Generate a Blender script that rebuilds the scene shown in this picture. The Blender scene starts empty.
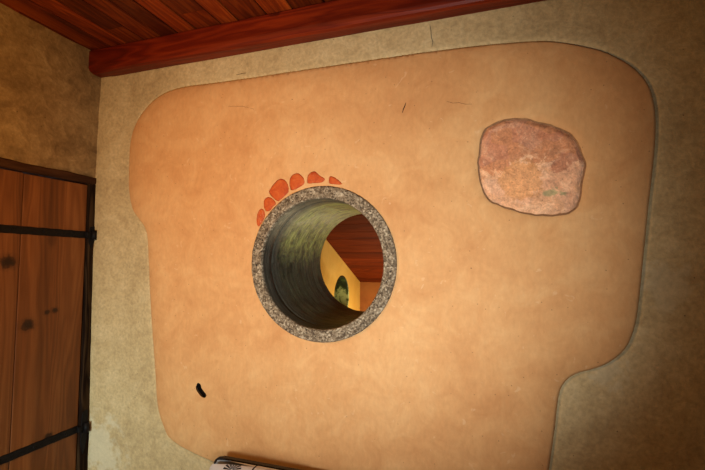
import bpy, bmesh, math, random
import numpy as np
from mathutils import Vector, noise, Matrix
from mathutils.geometry import delaunay_2d_cdt
random.seed(7)
SC = bpy.context.scene
COL = SC.collection
PI = math.pi

# ------------------------------------------------------------------ camera
F_PX, YAW, PITCH, ROLL = 407.074, math.radians(18.2036), math.radians(3.2714), math.radians(0.25496)
CAM = np.array([0.0, -2.0387, 1.6])
_fw = np.array([-math.sin(YAW)*math.cos(PITCH), math.cos(YAW)*math.cos(PITCH), math.sin(PITCH)])
_rt = np.array([math.cos(YAW), math.sin(YAW), 0.0]); _up = np.cross(_rt, _fw)
_rt, _up = math.cos(ROLL)*_rt + math.sin(ROLL)*_up, math.cos(ROLL)*_up - math.sin(ROLL)*_rt

def on_y(x, y, Y=0.0):
    """photo measurement -> (x, z) on the vertical plane y = Y"""
    d = _fw*F_PX + _rt*(x-352.5) - _up*(y-235)
    p = CAM + d*((Y-CAM[1])/d[1])
    return (p[0], p[2])
def on_x(x, y, X):
    d = _fw*F_PX + _rt*(x-352.5) - _up*(y-235)
    p = CAM + d*((X-CAM[0])/d[0])
    return (p[1], p[2])

cd = bpy.data.cameras.new('camera'); cam = bpy.data.objects.new('camera', cd); COL.objects.link(cam)
m = Matrix(((_rt[0], _up[0], -_fw[0], CAM[0]), (_rt[1], _up[1], -_fw[1], CAM[1]), (_rt[2], _up[2], -_fw[2], CAM[2]), (0, 0, 0, 1)))
cam.matrix_world = m
cd.sensor_width = 36.0; cd.sensor_fit = 'HORIZONTAL'; cd.lens = F_PX/705*36; cd.clip_start = 0.02
SC.camera = cam

# ------------------------------------------------------------------ helpers
def tag(o, label=None, cat=None, group=None, kind=None):
    if label: o['label'] = label
    if cat: o['category'] = cat
    if group: o['group'] = group
    if kind: o['kind'] = kind
    return o
def empty(name, loc=(0, 0, 0)):
    o = bpy.data.objects.new(name, None); COL.objects.link(o); o.location = loc
    o.empty_display_size = 0.1
    return o
def mesh_obj(name, verts, faces, mat, parent=None, smooth=False, tint=None):
    me = bpy.data.meshes.new(name); me.from_pydata([tuple(map(float, v)) for v in verts], [], [tuple(map(int, f)) for f in faces])
    if tint is not None:
        a = me.attributes.new('tint', 'FLOAT', 'FACE'); a.data.foreach_set('value', [float(t) for t in tint])
    me.update()
    if smooth: me.polygons.foreach_set('use_smooth', [True]*len(me.polygons))
    me.materials.append(mat)
    o = bpy.data.objects.new(name, me); COL.objects.link(o)
    if parent:
        o.parent = parent
        o.matrix_parent_inverse = Matrix.Translation(-Vector(parent.location))
    return o
def bm_obj(name, bm, mat, parent=None, smooth=False):
    bmesh.ops.recalc_face_normals(bm, faces=bm.faces)
    me = bpy.data.meshes.new(name); bm.to_mesh(me); bm.free()
    if smooth: me.polygons.foreach_set('use_smooth', [True]*len(me.polygons))
    me.materials.append(mat)
    o = bpy.data.objects.new(name, me); COL.objects.link(o)
    if parent:
        o.parent = parent
        o.matrix_parent_inverse = Matrix.Translation(-Vector(parent.location))
    return o
def box_bm(x0, x1, y0, y1, z0, z1, bev=0.0, seg=2):
    bm = bmesh.new()
    v = [bm.verts.new((x, y, z)) for x in (x0, x1) for y in (y0, y1) for z in (z0, z1)]
    for f in ((0,1,3,2), (4,6,7,5), (0,4,5,1), (2,3,7,6), (0,2,6,4), (1,5,7,3)): bm.faces.new([v[i] for i in f])
    if bev: bmesh.ops.bevel(bm, geom=list(bm.edges), offset=bev, segments=seg, affect='EDGES', profile=0.5)
    return bm
def catmull(pts, n=6):
    P = [np.array(p, float) for p in pts]; N = len(P); out = []
    for i in range(N):
        a, b, c, d = P[i-1], P[i], P[(i+1) % N], P[(i+2) % N]
        for k in range(n):
            t = k/n
            out.append(0.5*((2*b)+(-a+c)*t+(2*a-5*b+4*c-d)*t*t+(-a+3*b-3*c+d)*t**3))
    return np.array(out)
def dist_poly(Q, poly):
    Q = np.asarray(Q, float); best = np.full(len(Q), 1e9)
    for i in range(len(poly)):
        a = poly[i-1]; b = poly[i]; ab = b-a; L = ab@ab+1e-12
        t = np.clip(((Q-a)@ab)/L, 0, 1)
        best = np.minimum(best, np.hypot(*(Q-a-t[:, None]*ab).T))
    return best
def inside(Q, poly):
    Q = np.asarray(Q, float); r = np.zeros(len(Q), bool)
    for i in range(len(poly)):
        a = poly[i-1]; b = poly[i]
        if a[1] == b[1]: continue
        c = ((a[1] > Q[:, 1]) != (b[1] > Q[:, 1])) & (Q[:, 0] < (b[0]-a[0])*(Q[:, 1]-a[1])/(b[1]-a[1])+a[0])
        r ^= c
    return r
def tri_region(outer, holes, step, jitter=0.2, clear=0.35, extra=None):
    """triangulated region with holes; returns points, triangles, number of rim points"""
    rim = [outer]+list(holes); pts = []; edges = []
    for poly in rim:
        s = len(pts); n = len(poly); pts += [tuple(p) for p in poly]
        edges += [(s+i, s+(i+1) % n) for i in range(n)]
    nrim = len(pts)
    lo, hi = outer.min(0), outer.max(0)
    g = np.array([(x, y) for x in np.arange(lo[0]+step/2, hi[0], step) for y in np.arange(lo[1]+step/2, hi[1], step)])
    rs = np.random.RandomState(3); g = g+rs.uniform(-jitter, jitter, g.shape)*step
    if extra is not None: g = np.vstack([g, extra])
    k = inside(g, outer)
    for h in holes: k &= ~inside(g, h)
    g = g[k]
    d = dist_poly(g, outer)
    for h in holes: d = np.minimum(d, dist_poly(g, h))
    g = g[d > clear*0.012]
    pts += [tuple(p) for p in g]
    vs, es, fs, ov, oe, of = delaunay_2d_cdt([Vector(p) for p in pts], edges, [], 0, 1e-6)
    V = np.array([tuple(v) for v in vs]); Fa = np.array(fs)
    c = V[Fa].mean(1); k = inside(c, outer)
    for h in holes: k &= ~inside(c, h)
    return V, Fa[k], nrim
def offset_rows(poly, offs):
    """extra points parallel to an outline (inward for +)"""
    n = np.roll(poly, -1, 0)-np.roll(poly, 1, 0); n = np.stack([-n[:, 1], n[:, 0]], 1); n /= np.linalg.norm(n, axis=1)[:, None]+1e-12
    area = 0.5*np.sum(poly[:, 0]*np.roll(poly[:, 1], -1)-np.roll(poly[:, 0], -1)*poly[:, 1])
    if area < 0: n = -n
    return np.vstack([poly+n*o for o in offs])
def fbm(x, y, z, s, o=4):
    return noise.fractal(Vector((x*s, y*s, z*s)), 1.0, 2.0, o)

# ------------------------------------------------------------------ materials
class NT:
    def __init__(s, name):
        s.m = bpy.data.materials.new(name); s.m.use_nodes = True; s.t = s.m.node_tree; s.n = s.t.nodes; s.l = s.t.links
        s.b = s.n['Principled BSDF']
    def add(s, ty, **kw):
        n = s.n.new(ty)
        for k, v in kw.items():
            if k in n.inputs.keys() if isinstance(k, str) else False: pass
            setattr(n, k, v)
        return n
    def link(s, a, b): s.l.new(a, b)
    def obj(s): 
        n = s.n.new('ShaderNodeNewGeometry'); return n.outputs['Position']
    def mapping(s, vec, scale=(1, 1, 1), loc=(0, 0, 0)):
        n = s.n.new('ShaderNodeMapping'); s.link(vec, n.inputs[0]); n.inputs['Scale'].default_value = scale; n.inputs['Location'].default_value = loc
        return n.outputs[0]
    def noise(s, vec, scale, detail=4, rough=0.55, dist=0.0):
        n = s.n.new('ShaderNodeTexNoise'); s.link(vec, n.inputs['Vector']); n.inputs['Scale'].default_value = scale
        n.inputs['Detail'].default_value = detail; n.inputs['Roughness'].default_value = rough; n.inputs['Distortion'].default_value = dist
        return n.outputs['Fac']
    def voro(s, vec, scale, feature='F1', out='Distance', rnd=1.0):
        n = s.n.new('ShaderNodeTexVoronoi'); n.feature = feature; s.link(vec, n.inputs['Vector']); n.inputs['Scale'].default_value = scale
        n.inputs['Randomness'].default_value = rnd
        return n.outputs[out]
    def ramp(s, fac, stops, interp='LINEAR'):
        n = s.n.new('ShaderNodeValToRGB'); s.link(fac, n.inputs[0]); e = n.color_ramp.elements; n.color_ramp.interpolation = interp
        while len(e) < len(stops): e.new(0.5)
        for el, (p, c) in zip(e, stops):
            el.position = p; el.color = (c, c, c, 1) if isinstance(c, (int, float)) else (*c, 1)
        return n.outputs[0]
    def mix(s, fac, a, b, mode='MIX'):
        n = s.n.new('ShaderNodeMix'); n.data_type = 'RGBA'; n.blend_type = mode
        def put(i, v):
            if isinstance(v, (int, float)): n.inputs[i].default_value = v if i == 0 else (v, v, v, 1)
            elif isinstance(v, tuple): n.inputs[i].default_value = (*v, 1)
            else: s.link(v, n.inputs[i])
        put(0, fac); put(6, a); put(7, b)
        return n.outputs[2]
    def math(s, op, a, b=None, c=None):
        n = s.n.new('ShaderNodeMath'); n.operation = op
        for i, v in enumerate((a, b, c)):
            if v is None: continue
            if isinstance(v, (int, float)): n.inputs[i].default_value = v
            else: s.link(v, n.inputs[i])
        return n.outputs[0]
    def sep(s, v):
        n = s.n.new('ShaderNodeSeparateXYZ'); s.link(v, n.inputs[0]); return n.outputs
    def attr(s, name):
        n = s.n.new('ShaderNodeAttribute'); n.attribute_name = name; return n.outputs['Fac']
    def bump(s, h, dist, strength=1.0, prev=None):
        n = s.n.new('ShaderNodeBump'); s.link(h, n.inputs['Height']); n.inputs['Distance'].default_value = dist; n.inputs['Strength'].default_value = strength
        if prev is not None: s.link(prev, n.inputs['Normal'])
        return n.outputs[0]
    def out(s, col, rough=0.8, normal=None, spec=0.5, metal=0.0):
        if isinstance(col, tuple): s.b.inputs['Base Color'].default_value = (*col, 1)
        else: s.link(col, s.b.inputs['Base Color'])
        if isinstance(rough, (int, float)): s.b.inputs['Roughness'].default_value = rough
        else: s.link(rough, s.b.inputs['Roughness'])
        if normal is not None: s.link(normal, s.b.inputs['Normal'])
        s.b.inputs['Specular IOR Level'].default_value = spec; s.b.inputs['Metallic'].default_value = metal
        return s.m

def mat_plaster(name, dark, mid, light, lime=None, coarse=1.0):
    t = NT(name); P = t.obj()
    n1 = t.noise(P, 2.2, 6, 0.62, 0.6); n2 = t.noise(P, 11, 5, 0.65, 0.8); n3 = t.noise(P, 60, 3, 0.6); n4 = t.noise(P, 260, 2, 0.5)
    f = t.math('ADD', t.math('MULTIPLY', n1, 0.55), t.math('MULTIPLY', n2, 0.45))
    col = t.ramp(f, [(0.36, dark), (0.5, mid), (0.64, light)])
    col = t.mix(0.5, col, t.ramp(n3, [(0.3, 0.66), (0.7, 1.28)]), 'MULTIPLY')
    sp = t.voro(P, 16); col = t.mix(t.ramp(sp, [(0.035, 0.8), (0.06, 0.0)]), col, tuple(c*0.3 for c in dark))
    if lime:
        for (lx, ly, lz, r, st, s) in lime:
            d = t.n.new('ShaderNodeVectorMath'); d.operation = 'DISTANCE'; t.link(P, d.inputs[0]); d.inputs[1].default_value = (lx, ly, lz)
            k = t.math('SUBTRACT', 1.0, t.math('DIVIDE', d.outputs['Value'], r))
            k = t.math('ADD', k, t.math('MULTIPLY', t.math('SUBTRACT', t.noise(P, s, 5, 0.65), 0.5), 2.2))
            k = t.ramp(k, [(0.25, 0.0), (0.6, st)])
            col = t.mix(k, col, (0.62, 0.57, 0.41))
    b = t.bump(n1, 0.02*coarse, 0.5); b = t.bump(n2, 0.008*coarse, 0.55, b); b = t.bump(n3, 0.0022*coarse, 0.7, b); b = t.bump(n4, 0.0006, 0.6, b)
    return t.out(col, 0.9, b, 0.25)

def mat_clay():
    t = NT('ochre_clay'); P = t.obj()
    n1 = t.noise(P, 1.6, 6, 0.6, 0.8); n2 = t.noise(P, 7, 5, 0.65, 1.0); n3 = t.noise(t.mapping(P, (1.6, 1.6, 0.8)), 34, 4, 0.6); n4 = t.noise(P, 300, 2, 0.5)
    f = t.math('ADD', t.math('MULTIPLY', n1, 0.6), t.math('MULTIPLY', n2, 0.4))
    col = t.ramp(f, [(0.34, (0.53, 0.25, 0.092)), (0.5, (0.62, 0.328, 0.132)), (0.66, (0.69, 0.405, 0.18))])
    col = t.mix(0.3, col, t.ramp(n3, [(0.3, 0.78), (0.7, 1.15)]), 'MULTIPLY')
    for sc, th, st in ((21, 0.07, 0.6), (7.5, 0.028, 0.85)):
        sp = t.voro(P, sc); col = t.mix(t.ramp(sp, [(th*0.6, st), (th, 0.0)]), col, (0.16, 0.07, 0.03))
    pale = t.ramp(t.noise(P, 18, 2, 0.5, 1.5), [(0.69, 0.0), (0.74, 0.35)]); col = t.mix(pale, col, (0.74, 0.5, 0.29))
    b = t.bump(n1, 0.018, 0.35); b = t.bump(n2, 0.005, 0.4, b); b = t.bump(n3, 0.0012, 0.6, b); b = t.bump(n4, 0.0004, 0.5, b)
    return t.out(col, 0.78, b, 0.3)

def mat_wood(name, dark, mid, light, axis, scale=1.0, rough=0.5, knots=0.5, spec=0.4, marks=()):
    """grain along axis 0/1/2"""
    t = NT(name); P = t.obj(); tint = t.attr('tint')
    off = t.n.new('ShaderNodeCombineXYZ')
    for i, k in enumerate((37.1, 19.7, 53.3)): t.link(t.math('MULTIPLY', tint, k), off.inputs[i])
    ad = t.n.new('ShaderNodeVectorMath'); ad.operation = 'ADD'; t.link(P, ad.inputs[0]); t.link(off.outputs[0], ad.inputs[1]); Q = ad.outputs[0]
    st = [1.0]*3; st[axis] = 0.09
    S = t.mapping(Q, tuple(st))
    g0 = t.noise(S, 7*scale, 3, 0.5, 0.4)
    rings = t.math('FRACT', t.math('MULTIPLY', g0, 11.0)); rings = t.math('ABSOLUTE', t.math('SUBTRACT', rings, 0.5)); rings = t.math('MULTIPLY', rings, 2.0)
    fine = t.noise(t.mapping(Q, tuple(v if i != axis else 0.02 for i, v in enumerate((1.0,)*3))), 160*scale, 3, 0.6)
    f = t.math('ADD', t.math('MULTIPLY', rings, 0.20), t.math('ADD', t.math('MULTIPLY', g0, 0.62), t.math('MULTIPLY', fine, 0.22)))
    col = t.ramp(f, [(0.25, dark), (0.5, mid), (0.75, light)])
    kk = list(st); kk[axis] = 0.5
    kn = t.voro(t.mapping(Q, tuple(kk)), 3.6*scale)
    ks = t.math('ADD', kn, t.math('MULTIPLY', t.noise(Q, 26, 2), 0.08))
    col = t.mix(t.math('MULTIPLY', t.ramp(ks, [(0.08, 1.0), (0.135, 0.0)]), knots), col, tuple(c*0.12 for c in dark))
    for (ky, kz, kr, kt) in marks:           # single large knots with swirled rims
        dn = t.n.new('ShaderNodeVectorMath'); dn.operation = 'DISTANCE'
        t.link(t.mapping(P, (0, 1, 1.25)), dn.inputs[0]); dn.inputs[1].default_value = (0, ky, kz*1.25)
        kd = t.math('ADD', t.math('DIVIDE', dn.outputs['Value'], kr), t.math('MULTIPLY', t.math('SUBTRACT', t.noise(P, 40, 3, 0.6), 0.5), 0.7))
        col = t.mix(t.ramp(kd, [(0.25, 0.95), (0.5, 0.7), (0.62, 0.25), (1.0, 0.0)]), col, tuple(c*0.14*kt for c in dark))
    big = t.noise(S, 3.0, 3, 0.55, 1.0)
    col = t.mix(0.7, col, t.ramp(big, [(0.3, 0.5), (0.62, 1.12)]), 'MULTIPLY')
    tv = t.math('ADD', 0.35, t.math('MULTIPLY', tint, 1.1))
    cmb = t.n.new('ShaderNodeCombineXYZ')
    for i in range(3): t.link(tv, cmb.inputs[i])
    col = t.mix(1.0, col, cmb.outputs[0], 'MULTIPLY')
    b = t.bump(f, 0.0015, 0.5); b = t.bump(fine, 0.0006, 0.5, b)
    return t.out(col, rough, b, spec)

M = {}
M['plaster'] = mat_plaster('lime_plaster', (0.40, 0.295, 0.15), (0.50, 0.385, 0.205), (0.58, 0.465, 0.265),
    lime=[(-2.40, 0, 0.36, 0.30, 0.6, 14), (0.50, 0.02, 1.10, 0.10, 0.3, 24), (0.72, 0.02, 1.5, 0.16, 0.25, 14)])
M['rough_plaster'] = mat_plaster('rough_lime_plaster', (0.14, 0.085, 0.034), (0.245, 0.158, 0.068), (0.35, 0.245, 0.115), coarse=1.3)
M['clay'] = mat_clay()
M['beam'] = mat_wood('red_stained_beam', (0.05, 0.005, 0.0015), (0.13, 0.010, 0.002), (0.24, 0.026, 0.004), 0, 1.0, 0.45, 0.9, 0.25)
M['ceil'] = mat_wood('red_stained_planks', (0.05, 0.007, 0.0015), (0.16, 0.022, 0.003), (0.34, 0.068, 0.008), 1, 1.0, 0.5, 0.8, 0.2)
M['door'] = mat_wood('stained_pine_door', (0.085, 0.026, 0.006), (0.16, 0.05, 0.011), (0.24, 0.085, 0.022), 2, 0.8, 0.5, 0.3, 0.35, ((-0.499, 1.571, 0.075, 1), (-0.379, 1.21, 0.065, 1), (-0.228, 1.277, 0.035, 1.5), (-0.275, 1.271, 0.03, 2), (-0.236, 0.53, 0.04, 1), (-0.56, 1.25, 0.03, 1.5)))
M['frame'] = mat_wood('dark_oak_frame', (0.006, 0.003, 0.002), (0.014, 0.006, 0.003), (0.075, 0.042, 0.018), 2, 1.2, 0.85, 0.5, 0.08)
M['lintel'] = mat_wood('dark_oak_lintel', (0.022, 0.009, 0.004), (0.05, 0.02, 0.009), (0.085, 0.038, 0.016), 1, 1.2, 0.8, 0.5, 0.1)
M['bench'] = mat_wood('dark_bench_wood', (0.006, 0.003, 0.002), (0.016, 0.007, 0.004), (0.035, 0.015, 0.008), 0, 1.0, 0.5, 0.3)
M['far_ceil'] = mat_wood('far_room_planks', (0.06, 0.009, 0.002), (0.12, 0.016, 0.002), (0.16, 0.026, 0.004), 0, 1.0, 0.7, 0.4, 0.08)

t = NT('black_iron'); P = t.obj(); n = t.noise(P, 90, 4, 0.6)
M['iron'] = t.out(t.ramp(n, [(0.3, (0.004, 0.004, 0.005)), (0.8, (0.014, 0.011, 0.010))]), 0.55, t.bump(n, 0.001, 0.6), 0.12, 0.0)

t = NT('exposed_aggregate'); P = t.obj()
v = t.voro(P, 120, out='Color'); vd = t.voro(P, 120); n = t.noise(P, 30, 5, 0.7); n5 = t.noise(P, 190, 3, 0.7); pit = t.voro(P, 33)
bw = t.n.new('ShaderNodeRGBToBW'); t.link(v, bw.inputs[0])
f = t.math('ADD', t.math('MULTIPLY', bw.outputs[0], 0.6), t.math('MULTIPLY', n, 0.4))
col = t.ramp(f, [(0.3, (0.085, 0.06, 0.037)), (0.48, (0.19, 0.148, 0.10)), (0.6, (0.27, 0.22, 0.155)), (0.74, (0.42, 0.37, 0.285))])
col = t.mix(0.6, col, t.ramp(n, [(0.32, (0.45, 0.37, 0.28)), (0.68, (1.35, 1.26, 1.12))]), 'MULTIPLY')
pk = t.ramp(t.math('ADD', pit, t.math('MULTIPLY', n, 0.35)), [(0.27, 1.0), (0.33, 0.0)])
col = t.mix(pk, col, (0.015, 0.011, 0.008))
b = t.bump(vd, 0.002, 0.6); b = t.bump(n, 0.004, 0.6, b); b = t.bump(t.math('SUBTRACT', 1.0, pk), 0.006, 0.7, b)
M['aggregate'] = t.out(col, 0.75, b, 0.35)

t = NT('mossy_concrete_bore'); P = t.obj()
x, y, z = t.sep(P)
ang = t.math('ARCTAN2', t.math('SUBTRACT', z, 1.572), t.math('SUBTRACT', x, -0.84))
cyl = t.n.new('ShaderNodeCombineXYZ'); t.link(t.math('MULTIPLY', ang, 0.35), cyl.inputs[0]); t.link(y, cyl.inputs[1])
C = cyl.outputs[0]
ring = t.noise(t.mapping(C, (0.5, 9, 1)), 5, 5, 0.65, 0.6); mott = t.noise(C, 12, 5, 0.7, 1.5); fine = t.noise(C, 90, 3, 0.6)
streak = t.noise(t.mapping(C, (1.6, 9, 1)), 7, 4, 0.7, 0.5)
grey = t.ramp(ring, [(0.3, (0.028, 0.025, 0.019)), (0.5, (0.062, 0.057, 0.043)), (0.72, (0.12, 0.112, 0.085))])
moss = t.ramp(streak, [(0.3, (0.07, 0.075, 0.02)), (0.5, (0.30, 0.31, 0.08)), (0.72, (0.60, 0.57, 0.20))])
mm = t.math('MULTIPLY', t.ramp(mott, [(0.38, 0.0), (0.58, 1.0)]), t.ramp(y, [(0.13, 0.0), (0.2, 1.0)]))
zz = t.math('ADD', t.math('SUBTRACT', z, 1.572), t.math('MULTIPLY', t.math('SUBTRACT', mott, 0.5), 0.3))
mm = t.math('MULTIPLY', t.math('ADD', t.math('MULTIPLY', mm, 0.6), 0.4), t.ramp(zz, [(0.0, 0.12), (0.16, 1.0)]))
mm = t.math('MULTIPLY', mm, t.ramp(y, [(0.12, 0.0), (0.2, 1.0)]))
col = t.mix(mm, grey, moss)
dr = t.ramp(t.noise(t.mapping(C, (2, 5, 1)), 4, 4, 0.7), [(0.52, 0.0), (0.66, 0.75)]); col = t.mix(dr, col, (0.025, 0.026, 0.016))
sc = t.ramp(t.noise(t.mapping(C, (4, 1.5, 1)), 22, 2, 0.5, 1.0), [(0.72, 0.0), (0.76, 0.5)]); col = t.mix(sc, col, (0.36, 0.31, 0.22))
b = t.bump(ring, 0.008, 0.5); b = t.bump(mott, 0.004, 0.5, b); b = t.bump(fine, 0.001, 0.6, b)
M['bore'] = t.out(col, t.ramp(mott, [(0.3, 0.38), (0.7, 0.62)]), b, 0.5)

t = NT('weathered_red_stone'); P = t.obj()
n1 = t.noise(P, 7, 6, 0.7, 1.2); n2 = t.noise(P, 26, 5, 0.7, 0.8); n3 = t.noise(P, 120, 3, 0.6)
vc = t.voro(t.mapping(P, (1, 1, 1.5)), 10.5, out='Color'); bw = t.n.new('ShaderNodeRGBToBW'); t.link(vc, bw.inputs[0])
base = t.ramp(n1, [(0.34, (0.42, 0.165, 0.09)), (0.46, (0.55, 0.25, 0.15)), (0.56, (0.60, 0.31, 0.20)), (0.68, (0.66, 0.40, 0.27))])
base = t.mix(t.ramp(bw.outputs[0], [(0.56, 0.0), (0.58, 0.7)]), base, (0.62, 0.28, 0.115))
base = t.mix(t.ramp(t.math('ADD', t.math('MULTIPLY', n1, 0.5), t.math('MULTIPLY', n2, 0.5)), [(0.535, 0.0), (0.56, 0.5)]), base, (0.70, 0.47, 0.31))
x, y, z = t.sep(P)
lay = t.math('ADD', t.math('SUBTRACT', on_y(530, 165)[1], z), t.math('ADD', t.math('MULTIPLY', t.math('SUBTRACT', n1, 0.5), 0.35), t.math('MULTIPLY', t.math('SUBTRACT', n2, 0.5), 0.12)))
base = t.mix(t.ramp(lay, [(0.0, 0.0), (0.012, 0.6)]), base, (0.70, 0.41, 0.25))
base = t.mix(t.ramp(lay, [(-0.03, 0.55), (-0.001, 0.0)]), base, (0.47, 0.20, 0.11))
od = t.n.new('ShaderNodeVectorMath'); od.operation = 'DISTANCE'; t.link(P, od.inputs[0]); ox, oz = on_y(521, 180); od.inputs[1].default_value = (ox, 0, oz)
base = t.mix(t.ramp(t.math('ADD', od.outputs['Value'], t.math('MULTIPLY', t.math('SUBTRACT', n2, 0.5), 0.12)), [(0.085, 0.75), (0.10, 0.0)]), base, (0.66, 0.315, 0.13))
gd = t.n.new('ShaderNodeVectorMath'); gd.operation = 'DISTANCE'; t.link(t.mapping(P, (1, 0, 1.9)), gd.inputs[0])
gx, gz = on_y(555, 192); gd.inputs[1].default_value = (gx, 0, gz*1.9)
gm = t.ramp(t.math('ADD', gd.outputs['Value'], t.math('MULTIPLY', n2, 0.18)), [(0.115, 0.8), (0.13, 0.0)])
base = t.mix(gm, base, (0.38, 0.34, 0.17))
base = t.mix(0.7, base, t.ramp(n2, [(0.3, 0.66), (0.62, (1.4, 1.36, 1.25))]), 'MULTIPLY'); base = t.mix(0.4, base, t.ramp(n3, [(0.35, 0.7), (0.65, 1.35)]), 'MULTIPLY')
pit = t.voro(P, 60); base = t.mix(t.ramp(t.math('ADD', pit, n3), [(0.5, 0.6), (0.58, 0.0)]), base, (0.17, 0.07, 0.04))
b = t.bump(n1, 0.012, 0.7); b = t.bump(n2, 0.005, 0.8, b); b = t.bump(n3, 0.0015, 0.7, b)
M['stone'] = t.out(base, 0.85, b, 0.3)

t = NT('terracotta'); P = t.obj()
n1 = t.noise(P, 22, 5, 0.7, 0.6); n2 = t.noise(P, 120, 3, 0.65)
tc = t.attr('tint')
col = t.ramp(n1, [(0.3, (0.36, 0.045, 0.008)), (0.55, (0.51, 0.085, 0.013)), (0.75, (0.57, 0.15, 0.03))])
col = t.mix(t.ramp(t.math('ADD', t.math('MULTIPLY', n2, 0.8), t.math('MULTIPLY', tc, 0.3)), [(0.62, 0.0), (0.72, 0.6)]), col, (0.55, 0.30, 0.16))
M['terracotta'] = t.out(col, 0.7, t.bump(n2, 0.0015, 0.7, t.bump(n1, 0.004, 0.6)), 0.35)

t = NT('dark_earth_shade'); P = t.obj(); n = t.noise(P, 40, 3)
M['earth_shade'] = t.out(t.ramp(n, [(0.3, (0.010, 0.007, 0.006)), (0.7, (0.022, 0.016, 0.012))]), 0.95, t.bump(n, 0.003, 0.6), 0.1)  # near-black: the unlit inside of the socket hole is put into the colour

t = NT('brown_groove_shade'); P = t.obj(); n = t.noise(P, 60, 4)
M['groove_shade'] = t.out(t.ramp(n, [(0.3, (0.20, 0.10, 0.05)), (0.7, (0.32, 0.17, 0.085))]), 0.95, t.bump(n, 0.003, 0.6), 0.1)  # brown colour stands in for the shade in the groove round the stone
t = NT('orange_limewash'); P = t.obj(); n1 = t.noise(P, 3, 5, 0.6, 0.6); n2 = t.noise(P, 40, 3)
M['orange'] = t.out(t.ramp(n1, [(0.3, (0.66, 0.37, 0.07)), (0.7, (0.76, 0.47, 0.11))]), 0.85, t.bump(n2, 0.002, 0.4, t.bump(n1, 0.02, 0.4)), 0.25)
t = NT('shaded_orange_limewash'); P = t.obj(); n1 = t.noise(P, 3, 5, 0.6, 0.6)
M['orange_shade'] = t.out(t.ramp(n1, [(0.3, (0.25, 0.08, 0.022)), (0.7, (0.33, 0.12, 0.032))]), 0.85, t.bump(n1, 0.02, 0.4), 0.25)  # shaded copy of the orange limewash, shade put into the colour

t = NT('floor_tiles'); P = t.obj()
br = t.n.new('ShaderNodeTexBrick'); t.link(P, br.inputs['Vector']); br.offset = 0.0; br.inputs['Scale'].default_value = 1.0
br.inputs['Brick Width'].default_value = 0.3; br.inputs['Row Height'].default_value = 0.3; br.inputs['Mortar Size'].default_value = 0.006
br.inputs['Color1'].default_value = (0.20, 0.075, 0.035, 1); br.inputs['Color2'].default_value = (0.26, 0.10, 0.05, 1); br.inputs['Mortar'].default_value = (0.18, 0.15, 0.11, 1)
M['floor'] = t.out(br.outputs['Color'], 0.6, t.bump(br.outputs['Fac'], 0.002, -0.6), 0.4)

t = NT('green_concrete'); P = t.obj(); n1 = t.math('ADD', t.noise(P, 13, 5, 0.65, 0.8), t.math('MULTIPLY', t.math('SUBTRACT', 1.285, t.sep(P)[2]), 1.5)); n2 = t.noise(P, 60, 3)  # pale low, dark high: light and shade in the bore painted by height
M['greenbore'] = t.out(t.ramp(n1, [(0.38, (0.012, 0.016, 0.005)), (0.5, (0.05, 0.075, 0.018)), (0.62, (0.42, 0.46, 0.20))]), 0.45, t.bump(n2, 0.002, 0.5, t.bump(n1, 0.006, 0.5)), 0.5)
t = NT('black_piping'); P = t.obj(); n = t.noise(P, 500, 2); M['piping'] = t.out((0.012, 0.010, 0.010), 0.8, t.bump(n, 0.0005, 0.5), 0.2)

# ------------------------------------------------------------------ outlines measured on the wall
PF = 0.0            # clay panel face
WF = 0.032          # plaster face of the wall behind it
CX, CZ = -0.853, 1.572
panel_px = [(129.4,187.7),(129.8,158),(131.5,140),(136,125),(144,112),(155,100),(169,91.5),(187,86.5),(215,82.8),(260,76.5),(310,69),(360,61.8),(410,54.5),
 (460,48),(500,43.8),(540,41.2),(562,42.6),(585,46.6),(603,51.3),(617,57.5),(630,65),(641,74.5),(648.5,85),(653,97),(655.5,112),(656,128),(655,150),
 (652.5,175),(649.5,200),(646.5,230),(643.5,260),(640.5,290),(637,318),(632.5,335),(626.5,347.5),(618,356.5),(606,364.5),(591,370),(579,373),(569.5,378),
 (562.5,386),(559,396),(557,410),(554.8,430),(552,450),(549,470),(545,495),(538,520),(480,530),(400,525),(330,510),(270,490),(240,476),(222,466),(212.4,461.4),
 (201,456.6),(189.4,451),(178,444.5),(168.3,435.5),(162.6,422),(158.7,408.7),(156.9,393),(156,375),(154.2,350),(152,320),(150.3,290),(149,260),(148,240),(145.5,228.5),
 (139.6,219.6),(133,209)]
def wpts(px, Y=PF): return [on_y(a, b, Y) for a, b in px]
panel = catmull(wpts(panel_px, WF-0.004), 9)
stone_px = [(521,117.3),(508,118),(495.5,121.6),(485,128),(480,138),(478.4,151),(477.7,166),(479.7,181.6),(484,194.4),(493,203),(508,209),(523.6,213.5),(539,216),
 (557,216),(569.6,213.5),(578.6,206),(582,192),(584.5,176),(586.5,163),(582,151),(577,139.5),(567,130.5),(552,124),(536,120)]
stone = catmull(wpts(stone_px), 4)
rs = np.random.RandomState(5)
stone = np.array([p+0.0045*np.array([fbm(p[0], 0, p[1], 22, 3), fbm(p[0], 5, p[1], 22, 3)]) for p in stone])
slot_px = [(197.9,382.8),(196.2,385.7),(196,389),(198.3,393.4),(201.3,396.8),(204.3,397.9),(206,396.4),(206,394.3),(203.8,391.3),(201.7,388.3),(200.4,384.5)]
slot = catmull(wpts(slot_px), 3)
def z6(l): return [(245+a/6.714, 165+b/6.714) for a, b in l]
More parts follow.
